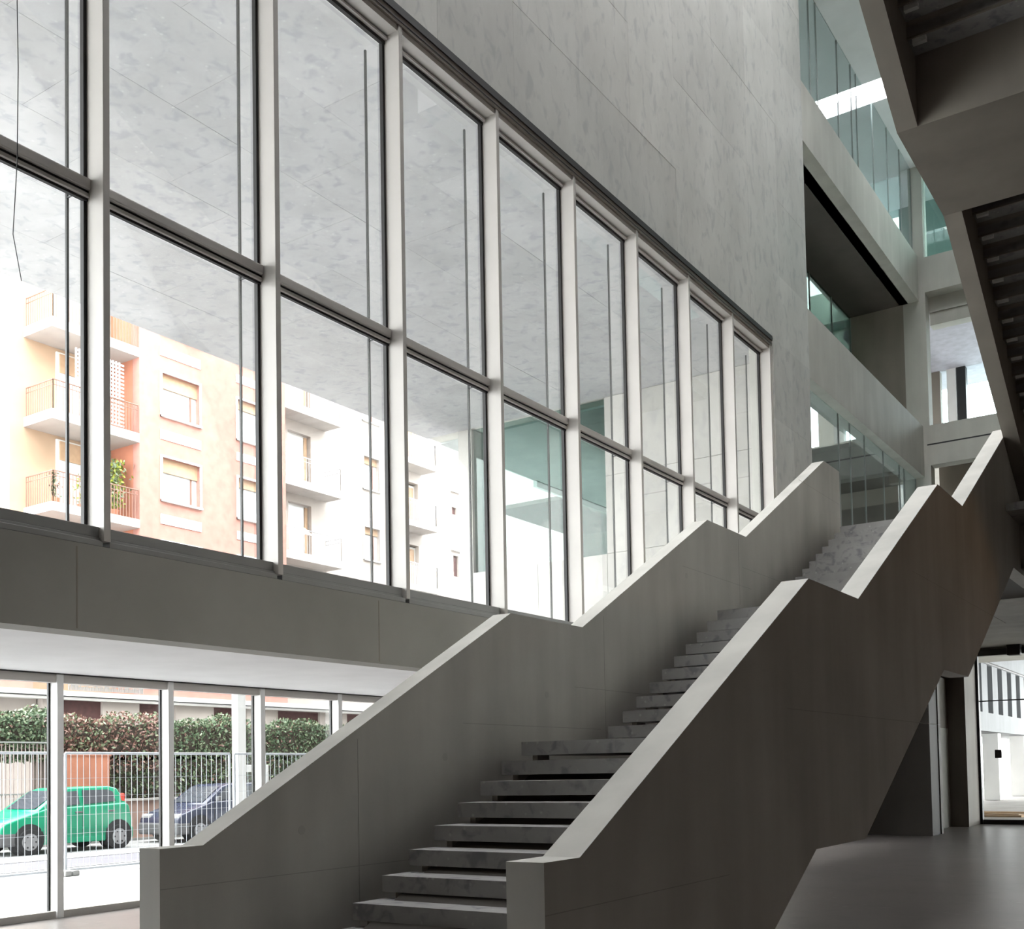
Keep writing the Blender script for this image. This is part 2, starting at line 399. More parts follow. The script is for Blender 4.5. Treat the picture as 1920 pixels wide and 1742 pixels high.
# courtyard masses behind those fronts, partly added to cut sky light
cw = empty('courtyard_wing'); tag(cw, 'grey courtyard wing with pale floor bands seen through the atrium glass', 'building')
for z0, z1, mt in ((0, 10.4, VDARK), (10.4, 11.0, VDARK), (11.0, 11.6, CONC_D), (11.6, 12.5, VDARK), (12.5, 13.55, CONC_U)):  # dark bands carry interior shade in their colour
    MB().box(-24, -10.2, 40, 46, z0, z1).build('floor_band', mt, cw)
cm = MB().box(-16.9, -14.2, 23, 34, 10.05, 21).build('sky_blocker', CONC_L); tag(cm, 'tall added block cutting sky light on the courtyard side of the gallery', 'building')  # added to cut the sky light reaching the gallery
MB().box(-14.2, -14.1, 23, 34, 20.5, 21.2).build('parapet', CONC_L, cm)
MB().box(-24, -9.7, 34.2, 40, 11.6, 11.75).build('shade_slab', VDARK, cw)  # slab added to put the wing below in shade
br = MB().box(-13.6, -9.6, 41, 44, 17.4, 19.8).build('mass', concrete('green_grey', (0.34, 0.40, 0.36)))  # made-up volume for a greenish patch behind the glass
tag(br, 'grey green made-up footbridge beyond the gallery glazing', 'mass')
MB().box(-13.6, -9.6, 40.9, 41.0, 18.2, 18.5).build('window_band', GLASSG, br)
MB().box(-10.8, -10.3, 41.0, 44, 13.56, 17.4).build('pier', CONC_D, br)
MB().box(-13.4, -12.8, 41.0, 44, 13.56, 17.4).build('pier', CONC_D, br)

# ================================================================== MAIN STAIRCASE
XLO, XLI, XRI, XRO, XT = -5.602, -5.413, -2.912, -2.701, -5.048
b0, b1, b2, b3, b4, b5, b6 = 4.188, 4.508, 7.929, 9.176, 12.235, 13.464, 16.783
z0, z1, z2, z3 = 1.072, 2.898, 4.528, 6.307
D = 2.025
st = empty('staircase'); st.location = (0, 0, 0)
tag(st, 'broad concrete staircase with solid sloping parapets climbing away from the camera', 'staircase')
def profile(end):
    s = (z1-z0)/(b2-b1)
    yb = b2-(z1-D)/s
    return [(b0, z0), (b1, z0), (b2, z1), (b3, z1), (b4, z2), (b5, z2), (b6, z3), (end, z3),
            (end, z3-D), (b6, z3-D), (b5, z2-D), (b4, z2-D), (b3, z1-D), (b2, z1-D), (yb, 0), (b0, 0)]
pl_ = MB().prism_x(profile(17.56), XLO, XLI).build('parapet', CONC, st)
tag(pl_, 'pale grey concrete parapet on the window side')
pr_ = MB().prism_x(profile(18.9), XRI, XRO).build('parapet', CONC, st)
tag(pr_, 'concrete parapet with shaded outer face')
# formwork joints and tie holes on the inner face of the window side parapet
def joint(par, x, y0_, z0_, y1_, z1_, w=0.0025):
    dz = w; o = MB()
    o.poly([(x, y0_, z0_-dz), (x, y1_, z1_-dz), (x, y1_, z1_+dz), (x, y0_, z0_+dz)]).build('formwork_joint', JOINT, par)
for (ya, za, yb_, zb) in ((b0, 0.83, 8.2, 0.83), (9.0, 2.30, 12.6, 2.30), (11.5, 3.85, 13.6, 3.85), (13.3, 4.1, 16.6, 4.1), (15.6, 5.75, 17.5, 5.75), (7.2, 1.90, 9.5, 1.90)):
    joint(pl_, XLI+0.0012, ya, za, yb_, zb)
for (y, za, zb) in ((5.92, 0.05, 1.75), (9.6, 1.7, 3.05), (13.2, 3.6, 4.45)):
    MB().box(XLI, XLI+0.0012, y-0.0025, y+0.0025, za, zb).build('formwork_joint', JOINT, pl_)
for (y, z) in ((5.35, 1.12), (6.95, 1.62), (8.5, 2.2), (11.6, 3.75)):
    MB().tube((XLI-0.02, y, z), (XLI+0.0015, y, z), 0.032, 16).build('tie_hole', concrete('tie_plug_%d' % int(y*10), (0.43, 0.42, 0.39)), pl_)
for (ya, za, yb_, zb) in ((b0, 0.83, 6.3, 0.83), (7.4, 1.9, 12.0, 1.9), (11.0, 3.4, 16.0, 3.4)):
    o = MB().poly([(XRO+0.0012, ya, za-0.0025), (XRO+0.0012, yb_, zb-0.0025), (XRO+0.0012, yb_, zb+0.0025), (XRO+0.0012, ya, za+0.0025)]).build('formwork_joint', JOINT, pr_)

# treads: (y of nosing, z of top, depth)
TH = 0.112
treads = []
for k in range(-3, 7): treads.append((5.457+0.2943*k, 0.631+0.1578*k, 0.34))
treads.append((7.517, 1.736, 8.996-7.517+0.05))
for k in range(0, 9): treads.append((8.996+0.2925*k, 1.903+0.1558*k, 0.34))
treads.append((11.629, 3.305, 13.10-11.629+0.05))
for k in range(0, 11): treads.append((13.10+0.2943*k, 3.457+0.1518*k, 0.34))
tm = MB().box(0, XRI-XT, 0, 0.34, -TH, 0).mesh('tread', TREAD)
for (y, z, dpt) in treads:
    me = tm if abs(dpt-0.34) < 1e-6 else MB().box(0, XRI-XT, 0, dpt, -TH, 0).mesh('landing', TREAD)
    inst(me, 'tread' if dpt < 0.5 else 'landing', st, (XT, y, z))
    bk = MB().box(XT+0.07, XT+0.12, y+0.06, y+0.24, z-0.162, z-TH)
    bk.build('tread_bracket', CONC_D, st)
# sloping carrier slab under the treads
def carrier(pts, x0, x1): return MB().prism_x(pts, x0, x1)
s1 = 0.536
top = [(4.35, -0.02), (7.517, 1.52), (8.996, 1.52), (11.629, 3.09), (13.10, 3.09), (16.34, 4.90), (20.5, 4.90)]
bot = [(20.5, 4.36), (16.9, 4.36), (13.4, 2.58), (12.2, 2.58), (9.15, 0.95), (7.9, 0.95), (6.1, -0.02)]
carrier(top+bot, XT+0.16, XRI).build('carrier_slab', VDARK, st)  # near black so the gaps under the treads stay dark
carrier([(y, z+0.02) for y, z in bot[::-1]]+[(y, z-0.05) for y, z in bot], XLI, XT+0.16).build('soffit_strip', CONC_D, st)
# top landing
MB().box(XT, 0.3, 16.337, 20.5, 5.127-TH, 5.127).build('landing', TREAD, st)
sl = MB().box(WX, 2.2, 20.5, 32.4, 4.3, 5.12).build('floor_4', CONC_L); struct(sl, 'upper floor slab at the top of the staircase')
MB().box(XRO, 0.3, 17.4, 20.5, 4.36, 5.0).build('landing_soffit', CONC_D, st)

# ================================================================== UPPER STAIRCASE (returns towards the camera)
us = empty('staircase'); tag(us, 'dark underside of the returning upper stair flight at top right', 'staircase')
UB = 7.83; sl_ = 0.534
def ubot(y):
    if y < 11.0: return UB+sl_*(11.0-y)
    if y < 13.0: return UB
    return UB-sl_*(y-13.0)
ys = [7.2, 11.0, 13.0, 17.9]
prof = [(y, ubot(y)) for y in ys]+[(y, ubot(y)+D) for y in reversed(ys)]
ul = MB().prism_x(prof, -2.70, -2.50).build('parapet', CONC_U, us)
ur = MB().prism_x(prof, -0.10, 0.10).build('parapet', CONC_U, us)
MB().box(-2.50, -0.10, 11.0, 13.0, UB, UB+0.78).build('landing', CONC_U, us)
BRK = plain('bracket_white', (0.75, 0.75, 0.72), 0.5)
um = MB().box(0, 2.40, 0, 0.33, -0.10, 0).mesh('tread', TREAD)
rm_ = MB().box(0, 2.40, 0, 0.02, -0.10, 0.22).mesh('gap_blocker', CONC_D)  # boards added behind the open treads so the gaps stay dark
bm_ = MB().box(0, 0.13, 0, 0.05, -0.05, 0).mesh('bracket', BRK)
for k in range(0, 16):
    y = 13.02+0.2943*k
    if y > 17.6: break
    z = ubot(y)+0.66
    inst(um, 'tread', us, (-2.50, y, z)); inst(rm_, 'gap_blocker', us, (-2.50, y+0.0, z-0.02)); inst(bm_, 'bracket', us, (-2.46, y+0.02, z-0.10))
for k in range(0, 12):
    y = 10.7-0.2943*k
    z = ubot(y)+0.66
    inst(um, 'tread', us, (-2.50, y-0.03, z)); inst(rm_, 'gap_blocker', us, (-2.50, y-0.03, z-0.02)); inst(bm_, 'bracket', us, (-2.46, y+0.02, z-0.10))

# warm wall lamp on the right wall lighting the upper stair
wlp = empty('wall_lamp'); tag(wlp, 'warm round wall lamp on the dark right wall by the upper stair', 'lamp')
MB().tube((2.2, 17.5, 7.0), (2.12, 17.5, 7.0), 0.12, 20).build('back_plate', STEELD, wlp)
lmat = bpy.data.materials.new('warm_bulb'); lmat.use_nodes = True
pb_ = lmat.node_tree.nodes['Principled BSDF']
pb_.inputs['Emission Color'].default_value = (1, 0.55, 0.22, 1); pb_.inputs['Emission Strength'].default_value = 20
MB().tube((2.12, 17.5, 7.0), (1.98, 17.5, 7.0), 0.09, 20, 0.06).build('bulb', lmat, wlp)
ld = bpy.data.lights.new('lamp_light', 'POINT'); ld.energy = 60; ld.color = (1, 0.5, 0.2); ld.shadow_soft_size = 0.12
lo = bpy.data.objects.new('lamp_light', ld); COL.objects.link(lo); lo.parent = wlp; lo.location = (1.85, 17.5, 7.0)

# ================================================================== FAR GROUND FLOOR: glazed door, side wall
YD = 28.3
wf = empty('wall_5'); struct(wf, 'dark ground floor end wall around the glazed door')
def wp(*a): return MB().box(*a).build('wall_piece', CONC_D, wf)
wp(-5.5, 2.2, YD, YD+0.3, 4.26, 4.3)
wp(-7.5, -5.6, YD, YD+0.3, 0, 4.3)
wp(-1.2, 2.2, YD, YD+0.3, 0, 4.26)
lk = MB().box(-7.9, -7.5, 22.48, 32.4, 0, 5.12).build('wall_10', CONC_D); struct(lk, 'added lower wall under the upper floor beyond the stairs')  # added to plug a gap that let stray daylight in
ws = empty('wall_6'); struct(ws, 'dim side wall with recess left of the glazed door')
def wq(m_, *a): return MB().box(*a).build('wall_piece', m_, ws)
wq(VDARK, -7.5, -5.5, 23.4, 23.6, 0, 4.3)
wq(VDARK, -5.6, -5.5, 23.6, 24.1, 0, 4.3)
wq(CONC_D, -5.62, -5.48, 24.1, 24.28, 0, 4.3)
wq(CONC_L, -6.2, -5.9, 24.28, 28.3, 0, 2.32)
wq(CONC_D, -6.2, -5.9, 24.28, 28.3, 2.32, 3.5)
wq(CONC_D, -5.9, -5.5, 24.28, 28.3, 3.52, 4.3)
wq(CONC_D, -5.9, -5.5, 26.9, 28.3, 0, 3.52)
for y in (25.0, 25.5): wq(DARKMET, -5.9, -5.86, y, y+0.08, 2.5, 3.4)
dr = empty('door_1'); struct(dr, 'dark framed glazed door opening to the bright courtyard')
def dp(nm, m_, *a): return MB().box(*a).build(nm, m_, dr)
dp('door_frame', DARKMET, -5.60, -5.44, YD-0.12, YD+0.05, 0, 4.25)
dp('door_frame', DARKMET, -5.44, -1.2, YD-0.12, YD+0.05, 4.10, 4.25)
dp('door_frame', DARKMET, -5.44, -1.2, YD-0.08, YD+0.05, 0, 0.11)
dp('transom', DARKMET, -5.44, -1.2, YD-0.04, YD+0.02, 2.985, 3.01)
dp('door_frame', DARKMET, -3.2, -3.1, YD-0.08, YD+0.05, 0, 4.2)
dp('pane', GLASS, -5.44, -1.2, YD-0.008, YD, 0.1, 4.1)
pn = MB().box(-5.12, -4.96, YD-0.10, YD-0.085, 1.60, 1.80).build('notice_plate', DARKMET, None, 0.01)
tag(pn, 'small dark square plate fixed to the glazed door', 'plate')
MB().box(-5.08, -5.0, YD-0.085, YD-0.008, 1.66, 1.74).build('mount', STEELD, pn)
fx = MB().box(-4.72, -4.42, YD-0.4, YD-0.12, 4.05, 4.48).build('loudspeaker', BLACK, None, 0.02)
tag(fx, 'small black box loudspeaker above the glazed door', 'loudspeaker')
MB().box(-4.6, -4.54, YD-0.12, YD, 4.2, 4.35).build('mount', DARKMET, fx)

# courtyard beyond the door
gy = MB().box(-16, 6, 28.35, 70, -0.3, -0.02).build('ground_1', plain('courtyard_paving', (0.30, 0.285, 0.27), 0.8, 0, 0.08, 1.0)); struct(gy, 'pale courtyard paving beyond the glazed door')
cn = MB().box(-8, 12, 28.65, 60, 6.0, 6.4).build('ceiling_8', CONC_L); struct(cn, 'deep canopy added to dim the courtyard beyond the door')  # added overhead to shade the courtyard
MB().box(11.4, 12, 28.65, 60, 3.4, 6.0).build('downstand', CONC_L, cn)
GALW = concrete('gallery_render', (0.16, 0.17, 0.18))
gw = empty('gallery_building'); tag(gw, 'pale gallery wing with dark upright windows beyond the door', 'building')
MB().box(-10, -8, 36, 62, 2.66, 3.35).build('floor_slab', GALW, gw)
MB().box(-10, -8, 36, 62, 5.15, 8.0).build('upper_wall', GALW, gw)
MB().box(-10, -8.35, 36, 62, 3.35, 5.15).build('wall', DARKMET, gw)
for k in range(11):
    y = 38.1+2.0*k
    MB().box(-8.36, -8.0, y, y+1.05, 3.35, 5.15).build('pier', GALW, gw)
MB().tube((-7.95, 36, 5.2), (-7.95, 62, 5.2), 0.05, 6).build('handrail', DARKMET, gw)
for y in (40.5, 46.5, 52.5): MB().box(-8.9, -8.3, y, y+0.6, 0, 2.66).build('column', WHITEP, gw)
for i, (x, y, r) in enumerate(((-6.4, 32.6, 0.2), (-6.4, 33.7, -0.15), (-6.2, 34.9, 0.1))):
    p = MB().box(-0.12, 0.12, -1.2, 1.2, 0, 0.05).build('timber_plank', plain('timber_%d' % i, (0.36, 0.25, 0.15), 0.8))
    p.location = (x, y, -0.02); p.rotation_euler[2] = 1.2+r
    tag(p, ['timber plank lying nearest the door in the courtyard', 'middle timber plank lying in the courtyard', 'short timber plank lying furthest in along the courtyard'][i], 'plank', 'timber planks in the courtyard')

# hanging wire in front of the first bay
wi = MB().path([(-7.3, 4.435, 9.6), (-7.3, 4.435, 7.2), (-7.3, 4.444, 6.7), (-7.3, 4.437, 6.0), (-7.3, 4.405, 5.44), (-7.3, 4.47, 5.12)], 0.0035, 6).build('hanging_wire', DARKMET)
tag(wi, 'thin dark wire dangling in front of the tall window', 'wire')

# ================================================================== OUTSIDE
SZ = 9.89
so = empty('ceiling_5'); struct(so, 'grey stone soffit of the overhang outside the tall windows')
MB().box(-16.9, -8.02, -6, 21.7, SZ+0.03, 20.5).build('soffit_slab', CONC_L, so)
xs = [-16.9, -15.4, -13.9, -12.4, -10.9, -9.4, -7.8]
cz = {}
for i, (a, b) in enumerate(zip(xs[:-1], xs[1:])):
    off = 0.0 if i % 2 else 1.1
    y = -1.2+off
    while y < 21.2:
        e = min(y+2.2, 21.2)
        if e-y > 0.05:
            k = (round(b-a, 3), round(e-y, 3))
            if k not in cz: cz[k] = MB().box(0.002, b-a-0.002, 0.002, e-y-0.002, 0, 0.028).mesh('stone_panel', SOFFIT)
            inst(cz[k], 'stone_panel', so, (a, y, SZ+random.uniform(0, 0.003)))
        y = e
oe = empty('wall_7'); struct(oe, 'stone end wall outside with a large opening')
YE = 21.2
def oep(x0, x1, za, zb, t=0.5): return MB().box(x0, x1, YE, YE+t, za, zb).build('stone_panel', OUTWALL, oe)
oep(-15.95, -15.55, -0.1, SZ)
zz = [-0.1, 1.6, 3.2, 4.8, 6.34]
for a, b in zip(zz[:-1], zz[1:]):
    for xa, xb in ((-15.55, -13.68), (-13.68, -11.82)): oep(xa+0.004, xb-0.004, a+0.004, b-0.004)
zz = [-0.1, 1.6, 3.2, 4.8, 6.34, 8.1, SZ]
for a, b in zip(zz[:-1], zz[1:]):
    for xa, xb in ((-11.82, -9.9), (-9.9, -7.85)): oep(xa+0.004, xb-0.004, a+0.004, b-0.004)
# covered passage behind the opening
pg = empty('ceiling_6'); struct(pg, 'grey passage ceiling behind the outdoor opening')
MB().box(-16.9, -11.6, YE+0.5, 34, SZ-0.02, SZ+0.15).build('ceiling_slab', concrete('passage_grey', (0.42, 0.45, 0.44)), pg)
pw = MB().box(-11.9, -11.6, YE+0.5, 34, 3, SZ-0.02).build('wall_8', concrete('passage_wall', (0.40, 0.42, 0.41))); struct(pw, 'grey passage wall behind the outdoor opening')
pb = empty('railing'); tag(pb, 'white and pale green passage railing behind the outdoor opening', 'railing')
MB().box(-14.15, -14.05, YE+0.6, 31, 8.35, 8.5).build('rail', WHITEP, pb)
MB().box(-14.13, -14.07, YE+2, 31, 6.1, 8.35).build('pane', glass('pale_green_film', (0.80, 0.88, 0.86), 0.6), pb)
fp = MB().box(-14.18, -12.0, YE+0.52, 31, 5.9, 6.1).build('floor_5', CONC_L); struct(fp, 'passage floor slab behind the outdoor opening')
pv = MB().box(-15.57, -11.83, YE+0.1, YE+0.108, 6.35, SZ).build('window_45', glass('end_green', (0.66, 0.75, 0.73), 0.8)); struct(pv, 'pale green pane filling the outdoor opening')

# ground, pavement, road
GZ = -0.10
gp = MB().box(-17.25, -10.95, -20, 21.1, GZ-0.3, GZ+0.06).build('pavement_1', plain('pale_paving', (0.42, 0.42, 0.415), 0.85, 0, 0.05, 0.8)); struct(gp, 'pale pavement outside the low windows')
gr = MB().box(-20.3, -17.4, -20, 60, GZ-0.3, GZ-0.02).build('road_1', plain('asphalt', (0.105, 0.10, 0.115), 0.9, 0, 0.06, 2.0)); struct(gr, 'grey asphalt road lane')
gr2 = MB().box(-24.3, -20.3, -20, 60, GZ-0.3, GZ-0.01).build('road_2', plain('pale_asphalt', (0.22, 0.22, 0.22), 0.9, 0, 0.06, 2.0)); struct(gr2, 'paler parking strip under the green car')
gk = MB().box(-17.4, -17.25, -20, 60, GZ-0.3, GZ+0.07).build('kerb_1', plain('kerb_stone', (0.16, 0.16, 0.17), 0.8)); struct(gk, 'pale stone kerb along the road')
gm = MB().box(-20.5, -20.35, -20, 60, GZ-0.03, GZ-0.004).build('road_marking', plain('road_paint', (0.8, 0.8, 0.8), 0.8)); struct(gm, 'white painted line beside the parking strip')
gb = MB().box(-60, -24.3, -30, 90, GZ-0.3, GZ+0.05).build('ground_2', plain('far_pavement', (0.25, 0.245, 0.235), 0.9)); struct(gb, 'far pavement in front of the houses')

# ---------------------------------------------------------------- apartment building across the street
BRICK = plain('orange_brick', (0.375, 0.185, 0.152), 0.85, 0, 0.06, 3.0)
BRICKD = plain('terracotta_render', (0.40, 0.16, 0.10), 0.85, 0, 0.05, 2.0)
CREAM = plain('cream_render', (0.42, 0.295, 0.205), 0.85, 0, 0.04, 1.0)
PALE = plain('pale_render', (0.40, 0.36, 0.335), 0.85, 0, 0.04, 1.0)
WTRIM = plain('white_trim', (0.66, 0.66, 0.65), 0.8, 0, 0.03, 2.0)
SHUT = plain('sand_shutter', (0.42, 0.28, 0.18), 0.7, 0, 0.05, 6.0)
REDSH = plain('dark_red_shutter', (0.085, 0.035, 0.035), 0.7, 0, 0.10, 8.0)
LATT = plain('white_lattice', (0.60, 0.60, 0.60), 0.7)
RAILM = plain('rust_railing', (0.22, 0.12, 0.09), 0.7)
RAILP = plain('pale_railing', (0.42, 0.42, 0.44), 0.7)
PANEG = plain('window_pane_pale', (0.55, 0.58, 0.60), 0.15)
SLABW = plain('balcony_white', (0.42, 0.395, 0.375), 0.8, 0, 0.03, 2.0)

ab = empty('apartment_building'); ab.location = (0, 0, 0)
tag(ab, 'orange brick apartment block with balconies across the street', 'building')

def wall_holes(name, mat, x0, x1, y0, y1, za, zb, holes, parent):
    ysl = sorted({y0, y1, *[h[0] for h in holes], *[h[1] for h in holes]})
    zsl = sorted({za, zb, *[h[2] for h in holes], *[h[3] for h in holes]})
    o = MB()
    for a, b in zip(ysl[:-1], ysl[1:]):
        for c, d in zip(zsl[:-1], zsl[1:]):
            my, mz = (a+b)/2, (c+d)/2
            if any(h[0] < my < h[1] and h[2] < mz < h[3] for h in holes): continue
            o.box(x0, x1, a, b, c, d)
    return o.build(name, mat, parent)

def bwin(parent, x, y0, y1, za, zb, shut=0.33, frame=0.07):
    w = MB()
    w.box(x-0.02, x+0.05, y0-frame, y0, za-frame, zb+frame).box(x-0.02, x+0.05, y1, y1+frame, za-frame, zb+frame)
    w.box(x-0.02, x+0.05, y0, y1, zb, zb+frame).box(x-0.02, x+0.09, y0-frame, y1+frame, za-frame, za)
    o = w.build('window', WTRIM, parent)
    MB().box(x-0.20, x-0.18, y0, y1, za, zb).build('pane', PANEG, o)
    if shut: MB().box(x-0.17, x-0.12, y0, y1, zb-(zb-za)*shut, zb).build('shutter', SHUT, o)
    MB().box(x-0.18, x-0.15, y1-0.28, y1-0.22, za, zb).build('window_bar', RAILM, o)
    return o

def rail_bars(parent, pts, za, zb, mat, step=0.11, r=0.009, top=True):
    o = MB()
    for (xa, ya), (xb, yb) in zip(pts[:-1], pts[1:]):
        L = math.hypot(xb-xa, yb-ya); k = max(1, int(L/step))
        for i in range(k+1):
            t = i/k; x = xa+(xb-xa)*t; y = ya+(yb-ya)*t
            o.box(x-r, x+r, y-r, y+r, za, zb)
        o.tube((xa, ya, zb), (xb, yb, zb), 0.022, 6)
        o.tube((xa, ya, zb-0.16), (xb, yb, zb-0.16), 0.014, 6)
    b = o.build('railing_bars', mat, parent); b['kind'] = 'stuff'; return b

FX = -30.0
# brick pier with two window columns
FLS = (7.95, 10.83, 13.70, 16.55)
holes = []
for z in FLS: holes += [(23.38, 24.95, z, z+1.44), (26.66, 28.2, z, z+1.46)]
wall_holes('brick_wall', BRICK, FX-0.35, FX, 22.5, 29.0, 4.2, 20, holes, ab)
MB().box(-31.5, FX-0.36, 22.5, 28.9, 4.2, 20).build('brick_core', BRICKD, ab)
for z in FLS:
    bwin(ab, FX, 23.38, 24.95, z, z+1.44); bwin(ab, FX, 26.66, 28.2, z, z+1.46, 0.22)
    MB().box(FX-0.01, FX+0.03, 23.31, 25.0, z-0.83, z-0.50).build('white_panel', WTRIM, ab)
    MB().box(FX-0.01, FX+0.03, 26.6, 28.26, z-0.80, z-0.50).build('white_panel', WTRIM, ab)
# recessed balcony stack at the corner
MB().box(-33, -31.5, 18.9, 23.0, 0, 20).build('cream_wall', CREAM, ab)
for i, (sb, stp, rt) in enumerate(((9.70, 9.98, 10.95), (12.54, 12.84, 13.77), (15.39, 15.70, 16.62), (6.85, 7.13, 8.1))):
    bc = MB().box(-31.5, FX, 19.36, 22.5, sb, stp).build('balcony', SLABW, ab)
    rail_bars(bc, [(-31.45, 19.42), (FX-0.04, 19.42), (FX-0.04, 22.46)], stp, rt, RAILM)
    d = MB().box(-31.5, -31.42, 20.45, 22.2, stp, sb+2.72).build('balcony_door', WTRIM, ab)
    MB().box(-31.42, -31.40, 20.55, 22.1, stp+0.05, sb+2.62).build('pane', PANEG, d)
    MB().box(-31.41, -31.37, 20.53, 22.12, sb+2.05, sb+2.66).build('shutter', SHUT, d)
    if i == 1:
        lt = MB()
        for k in range(14):
            y = 20.2+k*0.12
            lt.box(FX-0.075, FX-0.06, y, y+0.055, 12.9, 15.0)
        for k in range(17):
            z = 12.9+k*0.125
            lt.box(FX-0.06, FX-0.05, 20.2, 21.95, z, z+0.055)
        lt.build('lattice_screen', LATT, bc)
# pale section with projecting balconies
B2 = -30.9
holes = []
for z in (10.62, 13.66, 16.6, 7.7): holes += [(34.35, 35.35, z, z+1.4)]
holes += [(40.5, 40.85, 13.7, 14.05), (40.55, 40.95, 10.75, 11.75)]
for stp in (10.05, 12.88, 15.8): holes += [(30.0, 31.25, stp, stp+2.2), (37.3, 38.0, stp-0.5, stp+1.7)]
wall_holes('pale_wall', PALE, B2-0.35, B2, 29.0, 80.0, 4.2, 20, holes, ab)
MB().box(-33, B2-0.36, 29.0, 80, 4.2, 20).build('pale_core', CREAM, ab)
for z in (10.62, 13.66, 16.6): bwin(ab, B2, 34.35, 35.35, z, z+1.4, 0.2, 0.05)
for z, zt in ((13.7, 14.05), (10.75, 11.75)): MB().box(B2-0.2, B2-0.1, 40.5, 40.95, z, zt).build('small_window', REDSH, ab)
for z in (14.75, 11.95): MB().box(B2, B2+0.12, 40.4, 41.1, z, z+0.07).build('ledge', SLABW, ab)
for stp in (10.05, 12.88, 15.8):
    bc = MB().box(B2, FX, 29.0, 32.08, stp-0.30, stp).build('balcony', SLABW, ab)
    rail_bars(bc, [(FX-0.04, 29.05), (FX-0.04, 32.04), (B2, 32.04)], stp, stp+0.92, RAILP, 0.13, 0.006)
    d = MB().box(B2-0.3, B2-0.22, 30.0, 31.25, stp, stp+2.2).build('balcony_door', WTRIM, ab)
    MB().box(B2-0.22, B2-0.2, 30.12, 31.0, stp+0.2, stp+2.1).build('pane', PANEG, d)
    MB().box(B2-0.21, B2-0.17, 31.05, 31.2, stp+0.05, stp+2.15).build('shutter', SHUT, d)
for stp in (9.75, 12.55, 15.3):
    bc = MB().box(B2, FX, 36.0, 38.25, stp-0.25, stp).build('balcony', SLABW, ab)
    rail_bars(bc, [(FX-0.04, 36.05), (FX-0.04, 38.2), (B2, 38.2)], stp, stp+0.95, RAILP, 0.10, 0.012)
    d = MB().box(B2-0.3, B2-0.22, 37.3, 38.0, stp-0.2, stp+1.95).build('balcony_door', WTRIM, ab)
    MB().box(B2-0.22, B2-0.2, 37.38, 37.9, stp+0.1, stp+1.85).build('pane', SHUT, d)
MB().box(-33.2, -29.8, 18.7, 47.2, 20, 20.3).build('roof', SLABW, ab)
# ground floor with cornice and shutters
cr = MB().box(-33, -29.75, 12.0, 47, 4.05, 4.2).box(-33, -29.82, 12.0, 47, 3.94, 4.02).build('cornice', WTRIM, ab)
MB().box(-32.9, -30.25, 12.0, 19.0, 0, 3.94).build('pale_wall', PALE, ab)
MB().box(-32.9, -30.25, 12.0, 18.9, 4.2, 5.6).build('pink_wall', BRICK, ab)
edges = [(19.05, 19.7, 0), (19.7, 21.1, 1), (21.1, 22.45, 0), (22.45, 23.9, 1), (23.9, 25.5, 0), (25.5, 27.0, 1), (27.0, 28.5, 0), (28.5, 30.7, 1), (30.7, 32.2, 0), (32.2, 33.8, 1), (33.8, 46, 0)]
for a, b, r in edges:
    x = -30.0 if not r else -30.12
    MB().box(-32.9, x, a, b, 0, 3.94).build('shutter' if r else 'wall_bay', REDSH if r else PALE, ab)
    if r: MB().box(x, x+0.05, a, b, 1.9, 1.98).build('shutter_rail', RAILM, ab)
gg = MB()
for k in range(60):
    y = 19.8+k*0.045
    gg.box(-29.86, -29.83, y, y+0.02, 4.24, 4.24+random.uniform(0.1, 0.2))
gg.box(-29.87, -29.84, 19.8, 22.5, 4.38, 4.40)
gg.build('iron_grille', STEELD, ab)['kind'] = 'stuff'

# ---------------------------------------------------------------- plants
LEAFG = plain('leaf_green', (0.06, 0.10, 0.05), 0.5, 0, 0.3, 30)
LEAFM = plain('leaf_mid', (0.15, 0.19, 0.11), 0.5, 0, 0.3, 30)
LEAFR = plain('leaf_red', (0.19, 0.10, 0.08), 0.5, 0, 0.3, 30)
LEAFY = plain('leaf_yellow', (0.20, 0.24, 0.03), 0.5, 0, 0.3, 30)
TWIG = plain('twig', (0.06, 0.045, 0.035), 0.8)
def leaf(o, c, s, nrm=None):
    d = Vector((random.gauss(0, 1), random.gauss(0, 1), random.gauss(0, 0.7))).normalized()
    u = d.orthogonal().normalized(); ang = random.uniform(0, 6.28)
    u = (Matrix.Rotation(ang, 3, d) @ u); v = d.cross(u)
    c = Vector(c)
    o.poly([c-u*s, c+v*s*0.5, c+u*s, c-v*s*0.5])
hg = empty('hedge'); tag(hg, 'long clipped hedge with green and reddish leaves behind the car', 'hedge')
MB().box(-25.5, -24.9, 12.0, 28.5, 2.0, 2.95).box(-25.5, -24.9, 15.9, 28.5, GZ+0.05, 2.1).build('hedge_core', TWIG, hg)
fo = {0: MB(), 1: MB(), 2: MB()}
for k in range(26000):
    y = random.uniform(12.0, 28.5)
    zlo = 1.95 if y < 15.9 else (1.7 if y < 17.4 else 0.95)
    ztop = 3.12+0.10*math.sin(y*2.1)+0.06*math.sin(y*5.3)
    z = random.uniform(zlo, ztop)
    x = min(-24.68, -24.88+random.gauss(0, 0.09)) if random.random() < 0.8 else random.uniform(-25.5, -24.9)
    if x < -25.0: z = random.uniform(2.8, ztop+0.1)
    red = 16.2 < y < 19.6 and z > 1.7
    r = random.random()
    q = 2 if (red and r < 0.62) or r < 0.05 else (0 if r < 0.66 else 1)
    leaf(fo[q], (x, y, z), random.uniform(0.035, 0.07))
for q, mt in ((0, LEAFG), (1, LEAFM), (2, LEAFR)):
    o = fo[q].build('foliage', mt, hg); o['kind'] = 'stuff'
lw = MB().box(-24.58, -24.4, 15.9, 40, GZ, 0.92).build('garden_wall', plain('pink_wall', (0.36, 0.24, 0.20), 0.85))
